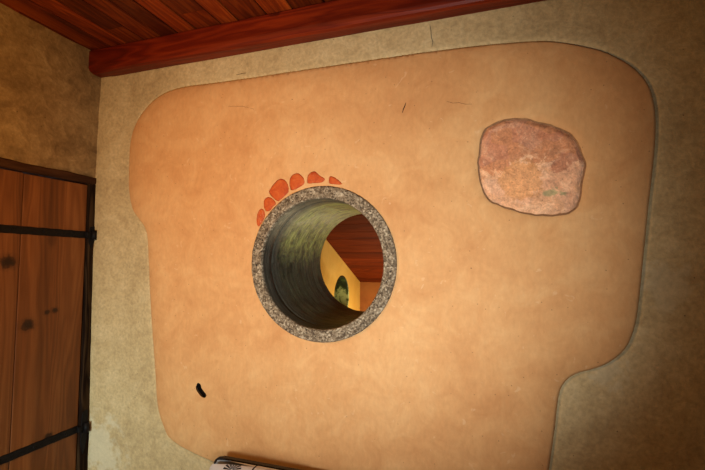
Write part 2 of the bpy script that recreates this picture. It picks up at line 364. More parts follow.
shards = [catmull(wpts(z6(s)), 4) for s in (
 [(108,293),(86,322),(78,370),(83,404),(95,412),(115,385),(133,345),(130,308)],
 [(155,215),(130,235),(128,280),(140,308),(165,308),(188,280),(208,262),(190,230)],
 [(243,92),(210,110),(164,172),(175,205),(215,241),(240,233),(285,193),(295,175),(290,135),(272,105)],
 [(345,55),(311,75),(300,120),(308,165),(330,169),(385,140),(402,115),(392,85),(370,62)],
 [(465,42),(430,60),(417,95),(425,124),(470,122),(518,118),(537,95),(502,70),(487,55)],
 [(570,78),(564,100),(568,124),(600,130),(645,131),(648,122),(620,95),(590,78)])]
def circ2(r, n=128): return np.array([(CX+r*math.cos(2*PI*i/n), CZ+r*math.sin(2*PI*i/n)) for i in range(n)])

# clay panel -------------------------------------------------------
holes = [circ2(0.4205), stone, slot]+shards
extra = offset_rows(panel, (0.003, 0.006, 0.009, 0.013, 0.018, 0.026, 0.04, 0.06, 0.085, 0.12))
V, T, nr = tri_region(panel, holes, 0.024, clear=0.12, extra=extra)
d = dist_poly(V, panel); ds = dist_poly(V, stone); dc = dist_poly(V, holes[0])
def panel_y(x, z, d, ds, dc):
    prof = 0.45*(1-(1-min(d/0.013, 1.0))**2.0)+0.55*(1-(1-min(d/0.18, 1.0))**3.0)
    y = WF-(WF-PF)*prof
    fade = min(1, d/0.1)
    y += fade*0.009*fbm(x, 0, z, 1.7, 3)+fade*0.0018*fbm(x, 3, z, 7, 3)
    y += 0.007*max(0, 1-ds/0.02)**2          # edge of the clay sinks to the stone
    return y
pv = [(v[0], panel_y(v[0], v[1], a, b, c), v[1]) for v, a, b, c in zip(V, d, ds, dc)]
faces = [tuple(f) for f in T]
nv = len(pv)
# returns around the holes and the rim
pos = 0
loops = [panel]+holes
for li, poly in enumerate(loops):
    n = len(poly)
    if li > 0:
        s = len(pv)
        back = poly.mean(0)+(poly-poly.mean(0))*1.6 if poly is slot else poly     # the little socket widens behind the clay
        for i in range(n): pv.append((back[i][0], WF-0.0005, back[i][1]))
        for i in range(n): faces.append((pos+i, pos+(i+1) % n, s+(i+1) % n, s+i))
    pos += n
o = mesh_obj('clay_plaster_panel', pv, faces, M['clay'], smooth=False)
bm = bmesh.new(); bm.from_mesh(o.data); bmesh.ops.recalc_face_normals(bm, faces=bm.faces)
fy = sum(f.normal.y for f in bm.faces)
if fy > 0: bmesh.ops.reverse_faces(bm, faces=bm.faces)
for f in bm.faces: f.smooth = True
for e in bm.edges:
    if len(e.link_faces) == 2 and e.calc_face_angle(0) > 0.9: e.smooth = False
bm.to_mesh(o.data); bm.free()
PANEL = tag(o, 'large raised ochre clay plaster panel with rounded corners covering the wall around the pipe', 'plaster panel')

# hairline cracks and scars in the clay (thin grooves filled with dark earth)
def crack(pts, w, parent, name='crack', mat='earth_shade', Y=-0.0012):
    P2 = [np.array(p) for p in pts]; vs = []; fs = []
    for i, p in enumerate(P2):
        a = P2[max(i-1, 0)]; b = P2[min(i+1, len(P2)-1)]; t_ = (b-a)/np.linalg.norm(b-a); n_ = np.array([-t_[1], t_[0]])
        ww = w*(0.25+0.75*math.sin(PI*(i+0.35)/(len(P2)-0.3)))
        yy = Y if np.isscalar(Y) else Y(p)
        for s_ in (-1, 0, 1): vs.append((p[0]+n_[0]*ww*s_, yy+(0.0012 if s_ else -0.0004), p[1]+n_[1]*ww*s_))
    for i in range(len(P2)-1):
        for k in (0, 1): fs.append((3*i+k, 3*i+k+1, 3*i+k+4, 3*i+k+3))
    return mesh_obj(name, vs, fs, M[mat], parent)
def clay_surface(p):
    q = np.array([p]); return panel_y(p[0], p[1], dist_poly(q, panel)[0], 1, 1)-0.0012
crack(wpts([(406,103),(405,106),(403.5,109),(402.5,113)]), 0.0028, PANEL, Y=clay_surface)
crack(wpts([(447,101.5),(453,103),(459,102.5),(465,104),(472,104)]), 0.0007, PANEL, Y=clay_surface)
crack(wpts([(228,106),(242,106),(254,109)]), 0.0007, PANEL, Y=clay_surface)

# exposed stone ----------------------------------------------------
so = offset_rows(stone, (0.0042,))
so = so+np.array([[0.003*fbm(p[0], 9, p[1], 35, 3), 0.003*fbm(p[0], 12, p[1], 35, 3)] for p in so])
V, T, nr = tri_region(so, [], 0.009, clear=0.2)
ds = dist_poly(V, so)
sv = []
for (x, z), dd in zip(V, ds):
    k = min(1, dd/0.02)
    y = 0.0185-0.014*k+0.0045*fbm(x, 0, z, 9, 4)+0.002*fbm(x, 2, z, 40, 2)
    cell = noise.cell(Vector((x*9+fbm(x, 1, z, 8, 2)*0.8, 0, z*9+0.3)))
    y += 0.0022*cell
    sv.append((x, y, z))
sf = [tuple(f) for f in T]; n = len(so); s = len(sv)
for i in range(n): sv.append((so[i][0], WF-0.0005, so[i][1]))
for i in range(n): sf.append((i, (i+1) % n, s+(i+1) % n, s+i))
o = mesh_obj('exposed_stone', sv, sf, M['stone'])
bm = bmesh.new(); bm.from_mesh(o.data); bmesh.ops.recalc_face_normals(bm, faces=bm.faces)
if sum(f.normal.y for f in bm.faces) > 0: bmesh.ops.reverse_faces(bm, faces=bm.faces)
bm.to_mesh(o.data); bm.free()
tag(o, 'rounded patch of weathered pinkish red stone left bare in the clay panel', 'stone')
STONE = o
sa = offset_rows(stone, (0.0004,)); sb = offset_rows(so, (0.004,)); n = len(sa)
mesh_obj('groove_shade_strip', [(p[0], 0.0085+0.002*fbm(p[0], 2, p[1], 40, 2), p[1]) for p in sa]+[(p[0], 0.0115, p[1]) for p in sb], [(i, (i+1) % n, n+(i+1) % n, n+i) for i in range(n)], M['groove_shade'], STONE)  # strip added to darken the groove edge as shade would

# terracotta shards ------------------------------------------------
sh_lab = ['speckled narrow terracotta shard at the lower left end of the row over the pipe',
 'small terracotta shard second from the left end of the row over the pipe',
 'largest terracotta shard, a smooth orange wedge at the upper left of the pipe rim',
 'rounded triangular terracotta shard just right of the largest one over the pipe',
 'notched terracotta shard with a pale spot directly above the pipe rim',
 'flat small terracotta sliver at the right end of the row over the pipe']
for i, poly in enumerate(shards):
    c = poly.mean(0); q = c+(poly-c)*0.985; vs = []; fs = []; n = len(q)
    for k, (sc, y) in enumerate(((1.0, WF-0.0005), (1.0, 0.001), (0.97, -0.003), (0.86, -0.0052), (0.5, -0.0062))):
        for p in q:
            w = c+(p-c)*sc; vs.append((w[0], y+(0.0012*fbm(w[0], i, w[1], 30, 2) if k > 1 else 0), w[1]))
    for k in range(4):
        for j in range(n): fs.append((k*n+j, k*n+(j+1) % n, (k+1)*n+(j+1) % n, (k+1)*n+j))
    vs.append((c[0], -0.0065, c[1]))
    for j in range(n): fs.append((4*n+j, 4*n+(j+1) % n, 5*n))
    o = mesh_obj('terracotta_shard', vs, fs, M['terracotta'], smooth=True, tint=[(0.6, 0.3, 0.0, 0.25, 0.45, 0.35)[i]]*len(fs))
    bm = bmesh.new(); bm.from_mesh(o.data); bmesh.ops.recalc_face_normals(bm, faces=bm.faces)
    bm.to_mesh(o.data); bm.free()
    tag(o, sh_lab[i], 'terracotta shard', 'terracotta shards over the pipe')

# ------------------------------------------------------------------ back wall (0.8 m thick, with the bore for the pipe)
XL, XR, YB, ZC = -2.490, 1.75, -3.3, 2.985
WT = 0.80
outer = []
for a, b in (((XL-0.3, 0.0), (XR, 0.0)), ((XR, 0.0), (XR, ZC+0.1)), ((XR, ZC+0.1), (XL-0.3, ZC+0.1)), ((XL-0.3, ZC+0.1), (XL-0.3, 0.0))):
    a, b = np.array(a), np.array(b); k = 40
    outer += [a+(b-a)*i/k for i in range(k)]
outer = np.array(outer)
slot_in = slot.mean(0)+(slot-slot.mean(0))*1.7
wh = [circ2(0.421), slot_in]
V, T, nr = tri_region(outer, wh, 0.05, clear=0.12, extra=offset_rows(panel, (-0.002, -0.006, -0.012, -0.022, -0.045, 0.004, 0.02)))
dpan = dist_poly(V, panel); inp = inside(V, panel)
wv = []
for (x, z), dd, ii in zip(V, dpan, inp):
    y = WF
    if not ii:
        k = min(1, dd/0.12); g_ = max(0.0, 1-dd/0.013)
        y += 0.006*g_-0.004*(1-g_)*(1-0.5*k)*(1 if x > XL+0.3 else 0)
        y += -0.006*k*(0.6+fbm(x, 0, z, 1.5, 3))-0.0025*k*fbm(x, 4, z, 6, 3)
        cb = np.interp(z, [0, 0.4, 1.3, 2.0, 2.5, 2.85, 3.1], [0.022, 0.020, 0.0, -0.006, -0.001, 0.006, 0.01])
        e_ = max(0.0, min(1.0, (XL+0.26-x)/0.24)); e_ = e_*e_*(3-2*e_); y = y*(1-e_)+cb*e_
    else: y = WF+0.001
    wv.append((x, y, z))
wf = [tuple(f) for f in T]
no = len(outer); nc = 128; ns = len(slot)
s = len(wv)
for p in outer: wv.append((p[0], WT, p[1]))
for i in range(no): wf.append((i, (i+1) % no, s+(i+1) % no, s+i))
s2 = len(wv)
for p in wh[0]: wv.append((p[0], WT, p[1]))
for i in range(nc): wf.append((no+i, no+(i+1) % nc, s2+(i+1) % nc, s2+i))
# rear face: fan of quads between outer loop and hole via CDT
V2, T2, _ = tri_region(outer, [wh[0]], 0.25)
base = len(wv)
for (x, z) in V2: wv.append((x, WT, z))
wf += [tuple(base+i for i in f) for f in T2]
o = mesh_obj('wall_back', wv, wf, M['plaster'])
bm = bmesh.new(); bm.from_mesh(o.data); bmesh.ops.remove_doubles(bm, verts=bm.verts, dist=1e-5); bmesh.ops.recalc_face_normals(bm, faces=bm.faces)
for f in bm.faces: f.smooth = abs(f.normal.y) > 0.7
bm.to_mesh(o.data); bm.free()
WALL = tag(o, kind='structure')
# blind socket of the little slot
vs = [(p[0], WF+0.001, p[1]) for p in slot_in]; c = slot.mean(0)
vs += [(c[0]+(p[0]-c[0])*1.1, WF+0.3, c[1]+(p[1]-c[1])*1.1) for p in slot_in]
fs = [(i, (i+1) % ns, ns+(i+1) % ns, ns+i) for i in range(ns)]+[tuple(range(ns, 2*ns))]
mesh_obj('socket_hole', vs, fs, M['earth_shade'], WALL)
crack(wpts([(430,25),(431,31),(431.5,38),(433,43),(432,48)], WF), 0.0012, WALL, Y=WF-0.0085)
crack(wpts([(237,75.5),(243,74),(247,73.5)], WF), 0.0014, WALL, Y=WF-0.0085)

# ------------------------------------------------------------------ concrete pipe
def lathe(prof, n=160, wob=0.0, seed=0.0):
    vs, fs = [], []
    for k, (r, y) in enumerate(prof):
        for i in range(n):
            a = 2*PI*i/n; rr = r+wob*fbm(math.cos(a)*2, y*4+seed, math.sin(a)*2, 3, 3)
            f = max(0, min(1, y/0.8)); cx = CX+0.028*f
            vs.append((cx+rr*math.cos(a), y, CZ+rr*math.sin(a)))
    for k in range(len(prof)-1):
        for i in range(n): fs.append((k*n+i, (k+1)*n+i, (k+1)*n+(i+1) % n, k*n+(i+1) % n))
    return vs, fs
pipe = empty('concrete_pipe', (CX, 0.4, CZ-0.42))
tag(pipe, 'thick grey concrete pipe set through the wall with a mossy green bore', 'pipe')
rim = [(0.4195, 0.30), (0.4195, 0.02), (0.4195, -0.008), (0.417, -0.013), (0.412, -0.0155)]
k = 12
rim += [(0.412-(0.412-0.359)*i/k, -0.0155-0.0008*math.sin(i*1.7)) for i in range(1, k)]
rim += [(0.359, -0.0155), (0.3545, -0.0125), (0.3525, -0.007), (0.352, 0.004)]
vs, fs = lathe(rim, 220, 0.0012)
vs = [(x, y+(0.0022*fbm(x, 0, z, 26, 3)+0.0012*fbm(x, 5, z, 70, 2) if y < -0.012 else 0), z) for x, y, z in vs]
o = mesh_obj('rim', vs, fs, M['aggregate'], pipe, smooth=True); o['label'] = 'speckled exposed aggregate rim'
bore = [(0.352, 0.004), (0.352, 0.03), (0.3515, 0.06), (0.351, 0.086), (0.3535, 0.089), (0.354, 0.093), (0.3525, 0.098), (0.3505, 0.103), (0.350, 0.115)]
bore += [(0.350+0.001*i/24+0.0016*math.sin(i*2.1), 0.115+0.66*i/24) for i in range(1, 25)]
bore += [(0.352, 0.778), (0.356, 0.788), (0.366, 0.793), (0.41, 0.796), (0.4195, 0.79), (0.4195, 0.30)]
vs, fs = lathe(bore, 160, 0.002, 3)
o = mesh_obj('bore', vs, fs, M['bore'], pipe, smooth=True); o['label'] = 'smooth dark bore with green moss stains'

# ------------------------------------------------------------------ left wall with the door
DY0, DY1, DZ = -0.046, -0.97, 2.080        # hinge edge, latch edge, door top
FT = 0.055                                  # lintel height
def quad_wall(name, poly, X, thick, mat, step=0.06, coarse=1.0):
    V, T, _ = tri_region(poly, [], step)
    vs = [(X+0.007*fbm(3, y, z, 1.6, 3)+0.003*fbm(7, y, z, 6, 3), y, z) for y, z in V]; fs = [tuple(f) for f in T]
    n = len(poly); s = len(vs)
    for p in poly: vs.append((X-thick, p[0], p[1]))
    for i in range(n): fs.append((i, (i+1) % n, s+(i+1) % n, s+i))
    o = mesh_obj(name, vs, fs, M[mat])
    bm = bmesh.new(); bm.from_mesh(o.data); bmesh.ops.recalc_face_normals(bm, faces=bm.faces)
    for f in bm.faces: f.smooth = abs(f.normal.x) > 0.7
    bm.to_mesh(o.data); bm.free()
    return tag(o, kind='structure')
def rag(a, b, n, amp, seed):
    a, b = np.array(a), np.array(b); t_ = (b-a)/np.linalg.norm(b-a); nn = np.array([-t_[1], t_[0]])
    return [a+(b-a)*i/n+nn*amp*fbm(i*0.37+seed, seed, 0, 1, 3)*(1 if 0 < i < n else 0) for i in range(n)]
zt = DZ+0.046
poly = np.array(rag((0.05, 0), (0.05, ZC+0.1), 30, 0, 1)+rag((0.05, ZC+0.1), (YB, ZC+0.1), 40, 0, 2)+rag((YB, ZC+0.1), (YB, 0), 30, 0, 3)
 +rag((YB, 0), (DY1-0.06, 0), 20, 0, 4)+rag((DY1-0.06, 0), (DY1-0.06, zt), 24, 0.006, 5)+rag((DY1-0.06, zt), (-0.006, zt), 30, 0.008, 6)+rag((-0.006, zt), (0.016, 0), 60, 0.010, 7)+rag((0.016, 0), (0.05, 0), 3, 0, 8))
quad_wall('wall_left', poly, XL, 0.35, 'rough_plaster')

# door: planks, straps, hinges
door = empty('door_1', (XL, (DY0+DY1)/2, 0.0)); tag(door, kind='structure')
XD = XL-0.012
yb = [DY0, -0.4385, -0.70, DY1]
for i in range(3):
    y1, y0 = yb[i]-0.0018, yb[i+1]+0.0018
    bm = box_bm(XD-0.045, XD, y0, y1, 0.03, DZ-0.004+0.003*(i == 1), 0.004, 2)
    o = bm_obj('plank', bm, M['door'], door)
    a = o.data.attributes.new('tint', 'FLOAT', 'FACE'); a.data.foreach_set('value', [(0.62, 0.42, 0.55)[i]]*len(o.data.polygons))
bm_obj('backing_board', box_bm(XD-0.075, XD-0.046, DY1+0.004, DY0-0.004, 0.03, DZ-0.008), M['frame'], door)
def strap(zc, zl, name='hinge_strap'):
    """forged strap from the hinge at the corner to a pointed tail"""
    st = []; ya, yb_ = DY0+0.004, -0.80; n = 30; vs = []; fs = []
    for i in range(n+1):
        y = ya+(yb_-ya)*i/n; f = i/n; h = 0.0235-0.001*f
        if f > 0.93: h *= max(0.12, (1-f)/0.07)
        z = zc+(zl-zc)*f+0.001*math.sin(i*1.9)
        for x, dz in ((XD, -h), (XD+0.006, -h+0.002), (XD+0.0072, 0), (XD+0.006, h-0.002), (XD, h)): vs.append((x, y, z+dz))
    for i in range(n):
        for k in range(4): fs.append((5*i+k, 5*i+k+1, 5*i+k+6, 5*i+k+5))
    fs += [(0, 1, 2, 3, 4), tuple(5*n+k for k in (4, 3, 2, 1, 0))]
    o = mesh_obj(name, vs, fs, M['iron'], door); o['label'] = 'black forged iron strap'
    # nails
    for f in (0.12, 0.36, 0.6, 0.82):
        y = ya+(yb_-ya)*f; z = zc+(zl-zc)*f
        bm = bmesh.new(); bmesh.ops.create_uvsphere(bm, u_segments=10, v_segments=6, radius=0.008)
        bmesh.ops.scale(bm, vec=(0.45, 1, 1), verts=bm.verts); bmesh.ops.translate(bm, vec=(XD+0.0075, y, z), verts=bm.verts)
        bm_obj('nail', bm, M['iron'], o, True)
    return o
z1 = on_x(90, 235, XL)[1]; z2 = on_x(82, 428, XL)[1]
strap(z1, z1+0.010); strap(z2, z2+0.003)
def hinge(z, hh, seed):
    # plate on the post, knuckle barrel and pin
    vs = []; 
    pts = [(DY0+0.006, -hh*0.55), (DY0+0.007, hh*0.2), (DY0+0.012, hh*0.62), (DY0+0.035, hh*0.7), (DY0+0.046, hh*0.66), (DY0+0.047, hh*0.1), (DY0+0.044, -hh*0.45), (DY0+0.033, -hh*0.85), (DY0+0.022, -hh)]
    n = len(pts)
    vs = [(XL+0.004, y, z+dz) for y, dz in pts]+[(XL+0.013, y, z+dz) for y, dz in pts]
    fs = [tuple(range(n)), tuple(range(2*n-1, n-1, -1))]+[(i, (i+1) % n, n+(i+1) % n, n+i) for i in range(n)]
    o = mesh_obj('hinge_plate', vs, fs, M['iron'], door); o['label'] = 'black iron hinge plate on the door post'
    bm = bmesh.new(); bmesh.ops.create_cone(bm, cap_ends=True, segments=18, radius1=0.015, radius2=0.015, depth=0.062)
    bmesh.ops.translate(bm, vec=(XL+0.022, DY0+0.032, z), verts=bm.verts); bm_obj('knuckle', bm, M['iron'], o, True)
    bm_obj('strap_eye', box_bm(XD+0.002, XL+0.016, DY0-0.012, DY0+0.032, z-0.017, z+0.017, 0.003), M['iron'], o)
hinge(z1, 0.085, 1); hinge(z2, 0.16, 2)
# door frame: lintel and rough post (parts of the opening)
def rough_bar(name, x0, x1, y0, y1, z0, z1, axis, mat, amp, nseg, seed, tint):
    bm = bmesh.new(); rows = []
    for i in range(nseg+1):
        f = i/nseg; ring = []
        cs = [(x0, 0), (x1-0.008, 0), (x1, 0.12), (x1+0.002, 0.5), (x1, 0.88), (x1-0.008, 1), (x0, 1)]
        for j, (x, u) in enumerate(cs):
            if axis == 2:
                z = z0+(z1-z0)*f; y = y0+(y1-y0)*u+(amp*fbm(seed, j*0.2, z*5, 1.3, 3) if u > 0.6 else amp*0.15*fbm(seed, j, z*6, 1, 2))
            else:
                y = y0+(y1-y0)*f; z = z0+(z1-z0)*u+(amp*fbm(seed, j*0.2, y*5, 1.3, 3) if u > 0.6 else 0.15*amp*fbm(seed, 4, y*6, 1, 2))
            ring.append(bm.verts.new((x+amp*0.3*fbm(seed+j, y*8, z*8, 1, 2), y, z)))
        rows.append(ring)
    n = 7
    for i in range(nseg):
        for j in range(n): bm.faces.new((rows[i][j], rows[i][(j+1) % n], rows[i+1][(j+1) % n], rows[i+1][j]))
    bm.faces.new(rows[0]); bm.faces.new(rows[-1])
    o = bm_obj(name, bm, M[mat], None, False)
    a = o.data.attributes.new('tint', 'FLOAT', 'FACE'); a.data.foreach_set('value', [tint]*len(o.data.polygons))
    return tag(o, kind='structure')
rough_bar('trim_1', XL-0.20, XL+0.006, DY0+0.004, 0.026, 0.0, DZ+0.004, 2, 'frame', 0.008, 70, 2.3, 0.45)
rough_bar('trim_2', XL-0.20, XL+0.010, DY1-0.09, 0.006, DZ+0.004, DZ+0.052, 1, 'lintel', 0.009, 40, 5.1, 0.65)
rough_bar('trim_3', XL-0.20, XL+0.006, DY1-0.09, DY1-0.004, 0.0, DZ+0.004, 2, 'frame', 0.008, 50, 9.3, 0.45)

# ------------------------------------------------------------------ ceiling planks and beam
ZP = 1.6+1.372                              # underside of planks
vs, fs, tn = [], [], []
x = XL-0.30; i = 0
rp = random.Random(11)
seq_t = []
while x < XR+0.05:
    w = rp.uniform(0.12, 0.19); x1 = x+w-0.010
    tt = rp.choice((0.15, 0.3, 0.45, 0.6, 0.8, 1.0)); dz = rp.uniform(0, 0.004)
    sec = [(x, ZP+0.03), (x, ZP+dz+0.004), (x+0.005, ZP+dz), (x1-0.005, ZP+dz), (x1, ZP+dz+0.004), (x1, ZP+0.03)]
    cuts = [0.05]; y = 0.05-rp.uniform(0.25, 1.3)
    while y > YB-0.02: cuts.append(y); y -= rp.uniform(0.9, 1.6)
    cuts.append(YB-0.02)
    for ya, yb_ in zip(cuts, cuts[1:]):
        t2 = max(0, min(1, tt+rp.uniform(-0.3, 0.3)))
        s = len(vs)
        for yy in (ya-0.001, yb_+0.001):
            for (xx, zz) in sec: vs.append((xx, yy, zz))
        for k in range(5): fs.append((s+k, s+k+1, s+k+7, s+k+6)); tn.append(t2)
        fs.append((s+5, s, s+6, s+11)); tn.append(t2)
        fs.append(tuple(s+k for k in range(5, -1, -1))); tn.append(t2); fs.append(tuple(s+6+k for k in range(6))); tn.append(t2)
    x += w; i += 1
s = len(vs); vs += [(XL-0.3, 0.05, ZP+0.031), (XR+0.05, 0.05, ZP+0.031), (XR+0.05, YB-0.02, ZP+0.031), (XL-0.3, YB-0.02, ZP+0.031)]
fs.append((s, s+1, s+2, s+3)); tn.append(0.2)
o = mesh_obj('ceiling', vs, fs, M['ceil'], tint=tn); tag(o, kind='structure')

# beam along the back wall, rounded lower arris, slightly waney
zb = 1.6+1.224; zt_ = ZP-0.0005; yf = -0.088; yk = 0.016
bm = bmesh.new(); rows = []; n = 90
for i in range(n+1):
    f = i/n; x = XL-0.02+(XR+0.02-XL)*f
    w = 0.004*fbm(x, 1, 0, 1.3, 3); w2 = 0.005*fbm(x, 9, 0, 1.1, 3)
    sec = [(yk, zb+w2), (yf+0.034, zb-0.002+w2), (yf+0.016, zb+0.003+w2), (yf+0.005+w, zb+0.013+w2), (yf+w, zb+0.03+w2), (yf+w, zt_-0.04), (yf+w+0.001, zt_-0.008), (yf+w+0.006, zt_), (yk, zt_)]
    rows.append([bm.verts.new((x, a, b)) for a, b in sec])
k = len(rows[0])
for i in range(n):
    for j in range(k): bm.faces.new((rows[i][j], rows[i][(j+1) % k], rows[i+1][(j+1) % k], rows[i+1][j]))
bm.faces.new(rows[0]); bm.faces.new(rows[-1])
o = bm_obj('ceiling_beam', bm, M['beam'])
a = o.data.attributes.new('tint', 'FLOAT', 'FACE'); a.data.foreach_set('value', [0.6]*len(o.data.polygons))
tag(o, 'long red stained timber beam under the ceiling planks along the clay panel wall', 'beam')

# ------------------------------------------------------------------ rest of the room shell
def slab(name, x0, x1, y0, y1, z0, z1, mat):
    return tag(bm_obj(name, box_bm(x0, x1, y0, y1, z0, z1), M[mat]), kind='structure')
slab('floor', XL-0.35, XR+0.2, YB-0.2, 0.03, -0.1, 0.0, 'floor')
slab('wall_right', XR, XR+0.2, YB, 0.03, 0.0, ZC+0.1, 'rough_plaster')
slab('wall_front', XL-0.35, XR+0.2, YB-0.2, YB, 0.0, ZC+0.1, 'rough_plaster')

# ------------------------------------------------------------------ room beyond the pipe
FX0, FX1, FY1 = -1.35, 1.1, 2.345
def roof_z(y): return 1.777-(y-1.29)*0.4205
# orange side wall with a round hole for the small pipe
WY, WZ, WR = 1.735, 1.215, 0.215
outer = []
for a, b in (((WT, 0), (FY1, 0)), ((FY1, 0), (FY1, roof_z(FY1)+0.02)), ((FY1, roof_z(FY1)+0.02), (WT, roof_z(WT)+0.02)), ((WT, roof_z(WT)+0.02), (WT, 0))):
    a, b = np.array(a), np.array(b); outer += [a+(b-a)*i/16 for i in range(16)]
outer = np.array(outer); ring = np.array([(WY+WR*math.cos(2*PI*i/64), WZ+WR*math.sin(2*PI*i/64)) for i in range(64)])
V, T, _ = tri_region(outer, [ring], 0.06)
vs = [(FX0, y, z) for y, z in V]; fs = [tuple(f) for f in T]; no = len(outer)
s = len(vs); vs += [(FX0-0.42, p[0], p[1]) for p in ring]
fs += [(no+i, no+(i+1) % 64, s+(i+1) % 64, s+i) for i in range(64)]
b2 = len(vs); vs += [(FX0-0.42, y, z) for y, z in V]; fs += [tuple(b2+i for i in f) for f in T]
s = b2; fs += [(i, (i+1) % no, s+(i+1) % no, s+i) for i in range(no)]
o = mesh_obj('wall_far_left', vs, fs, M['orange'])
bm = bmesh.new(); bm.from_mesh(o.data); bmesh.ops.remove_doubles(bm, verts=bm.verts, dist=1e-5); bmesh.ops.recalc_face_normals(bm, faces=bm.faces); bm.to_mesh(o.data); bm.free()
tag(o, kind='structure')
small = empty('concrete_pipe', (FX0-0.2, WY, WZ-WR)); tag(small, 'small round green pipe mouth in the orange wall beyond the large pipe', 'pipe')
def pipe_x(prof, n=80):
    vs = []; fs = []
    for (r, x) in prof:
        for i in range(n): vs.append((FX0+x, WY+r*math.cos(2*PI*i/n), WZ+r*math.sin(2*PI*i/n)))
    for k in range(len(prof)-1):
        for i in range(n): fs.append((k*n+i, k*n+(i+1) % n, (k+1)*n+(i+1) % n, (k+1)*n+i))
    return vs, fs
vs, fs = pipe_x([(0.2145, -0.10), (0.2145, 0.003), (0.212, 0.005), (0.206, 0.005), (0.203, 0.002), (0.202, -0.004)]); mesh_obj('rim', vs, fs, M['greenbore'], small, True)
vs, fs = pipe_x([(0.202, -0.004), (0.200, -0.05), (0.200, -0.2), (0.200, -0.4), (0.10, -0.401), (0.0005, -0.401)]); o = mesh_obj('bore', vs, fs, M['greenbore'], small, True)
o['label'] = 'green mossy inside of the small pipe'
slab('wall_far_end', FX0-0.28, FX1+0.2, FY1, FY1+0.2, 0.0, 2.2, 'orange_shade')
slab('wall_far_right', FX1, FX1+0.2, WT, FY1, 0.0, 2.2, 'orange_shade')
slab('floor_far', FX0-0.28, FX1+0.2, WT, FY1+0.2, -0.1, 0.0, 'floor')
# sloping plank roof
vs, fs, tn = [], [], []; y = WT; rp = random.Random(4)
while y < FY1:
    w = 0.13; y1 = min(y+w-0.003, FY1); s = len(vs); t2 = rp.uniform(0.45, 0.65)
    for (yy, dz) in ((y, 0.003), (y+0.004, 0), (y1-0.004, 0), (y1, 0.003), (y1, 0.04), (y, 0.04)):
        for xx in (FX0-0.28, FX1+0.2): vs.append((xx, yy, roof_z(yy)+dz))
    for k in range(6): fs.append((s+2*k, s+2*k+1, s+(2*k+3) % 12 if k < 5 else s+1, s+(2*k+2) % 12 if k < 5 else s)); tn.append(t2)
    y += w
vs += [(FX0-0.28, WT, roof_z(WT)+0.041), (FX1+0.2, WT, roof_z(WT)+0.041), (FX1+0.2, FY1+0.2, roof_z(FY1+0.2)+0.041), (FX0-0.28, FY1+0.2, roof_z(FY1+0.2)+0.041)]
s = len(vs)-4; fs.append((s, s+1, s+2, s+3)); tn.append(0.3)
o = mesh_obj('ceiling_far', vs, fs, M['far_ceil'], tint=tn); tag(o, kind='structure')
# ------------------------------------------------------------------ bench and printed cushion under the panel
YR0, YR1 = -0.105, -0.080
bx0 = on_y(216, 461, YR1)[0]; bz = on_y(248, 459.8, YR1)[1]; bx1 = bx0+1.25
bench = empty('bench', ((bx0+bx1)/2, -0.35, 0.0)); tag(bench, 'dark wooden bench whose rounded back edge shows behind the printed cushion', 'bench')
def tintall(o, v):
    a = o.data.attributes.new('tint', 'FLOAT', 'FACE'); a.data.foreach_set('value', [v]*len(o.data.polygons)); return o
prof = [(bx0, bz-0.20)]
prof += [(bx0+0.055-0.055*math.cos(t_), bz-0.045+0.045*math.sin(t_)) for t_ in np.linspace(0, PI/2, 8)]
prof += [(bx1-0.055+0.055*math.sin(t_), bz-0.045+0.045*math.cos(t_)) for t_ in np.linspace(0, PI/2, 8)]
prof += [(bx1, bz-0.20)]
bm = bmesh.new(); A = [bm.verts.new((x, YR0, z)) for x, z in prof]; B = [bm.verts.new((x, YR1, z)) for x, z in prof]; n = len(prof)
bm.faces.new(A); bm.faces.new(B[::-1])
for i in range(n): bm.faces.new((A[i], A[(i+1) % n], B[(i+1) % n], B[i]))
bmesh.ops.bevel(bm, geom=[e for e in bm.edges if abs((e.verts[0].co-e.verts[1].co).y) < 1e-6], offset=0.005, segments=2, affect='EDGES')
tintall(bm_obj('backrest', bm, M['bench'], bench), 0.4)
SZ = bz-0.29
tintall(bm_obj('seat', box_bm(bx0-0.02, bx1+0.02, -0.62, -0.075, SZ-0.04, SZ, 0.006), M['bench'], bench), 0.4)
for lx in (bx0+0.03, bx1-0.09):
    for ly in (-0.6, -0.15): tintall(bm_obj('leg', box_bm(lx, lx+0.06, ly, ly+0.05, 0.0, SZ-0.04, 0.004), M['bench'], bench), 0.4)
    tintall(bm_obj('back_post', box_bm(lx, lx+0.05, YR0, YR1, SZ, bz-0.19, 0.004), M['bench'], bench), 0.4)

# cushion: local frame u (width), v (height), leaning on the backrest
CW, CH, CT = 0.62, 0.30, 0.13
cu0 = on_y(207, 466, -0.20)[0]
ctop = on_y(240, 463.6, -0.18)[1]
cloc = Vector((cu0+CW/2, -0.225, SZ))
cush = empty('cushion', cloc); tag(cush, 'white cushion with black leaf print and black piping on the dark bench', 'cushion')
CH = ctop-SZ+0.004
lean = math.radians(6)
def cpos(u, v, s, extra=0.0):
    """u,v in -1..1, s = +1 front, -1 back"""
    e = max(0.0, 1-abs(u)**4.5)*max(0.0, 1-abs(v)**4.5)
    t_ = CT*0.5*(e**0.45)+extra
    su = CW/2*u*(1-0.05*(1-abs(v)**2)*abs(u)**3-0.10*max(0, v)**3*abs(u)**2); sv_ = CH/2*v*(1-0.04*(1-u*u)*abs(v)**3*0)
    x = su; z = sv_+CH/2; y = -s*t_
    y2 = y*math.cos(lean)+(z)*math.sin(lean); z2 = z*math.cos(lean)
    return Vector((cloc.x+x, cloc.y+y2, cloc.z+z2))
def sq(u, v):   # rounded-corner map of the square
    return u*math.sqrt(1-0.13*v**4), v*math.sqrt(1-0.13*u**4)
n = 40; vs = []; fs = []
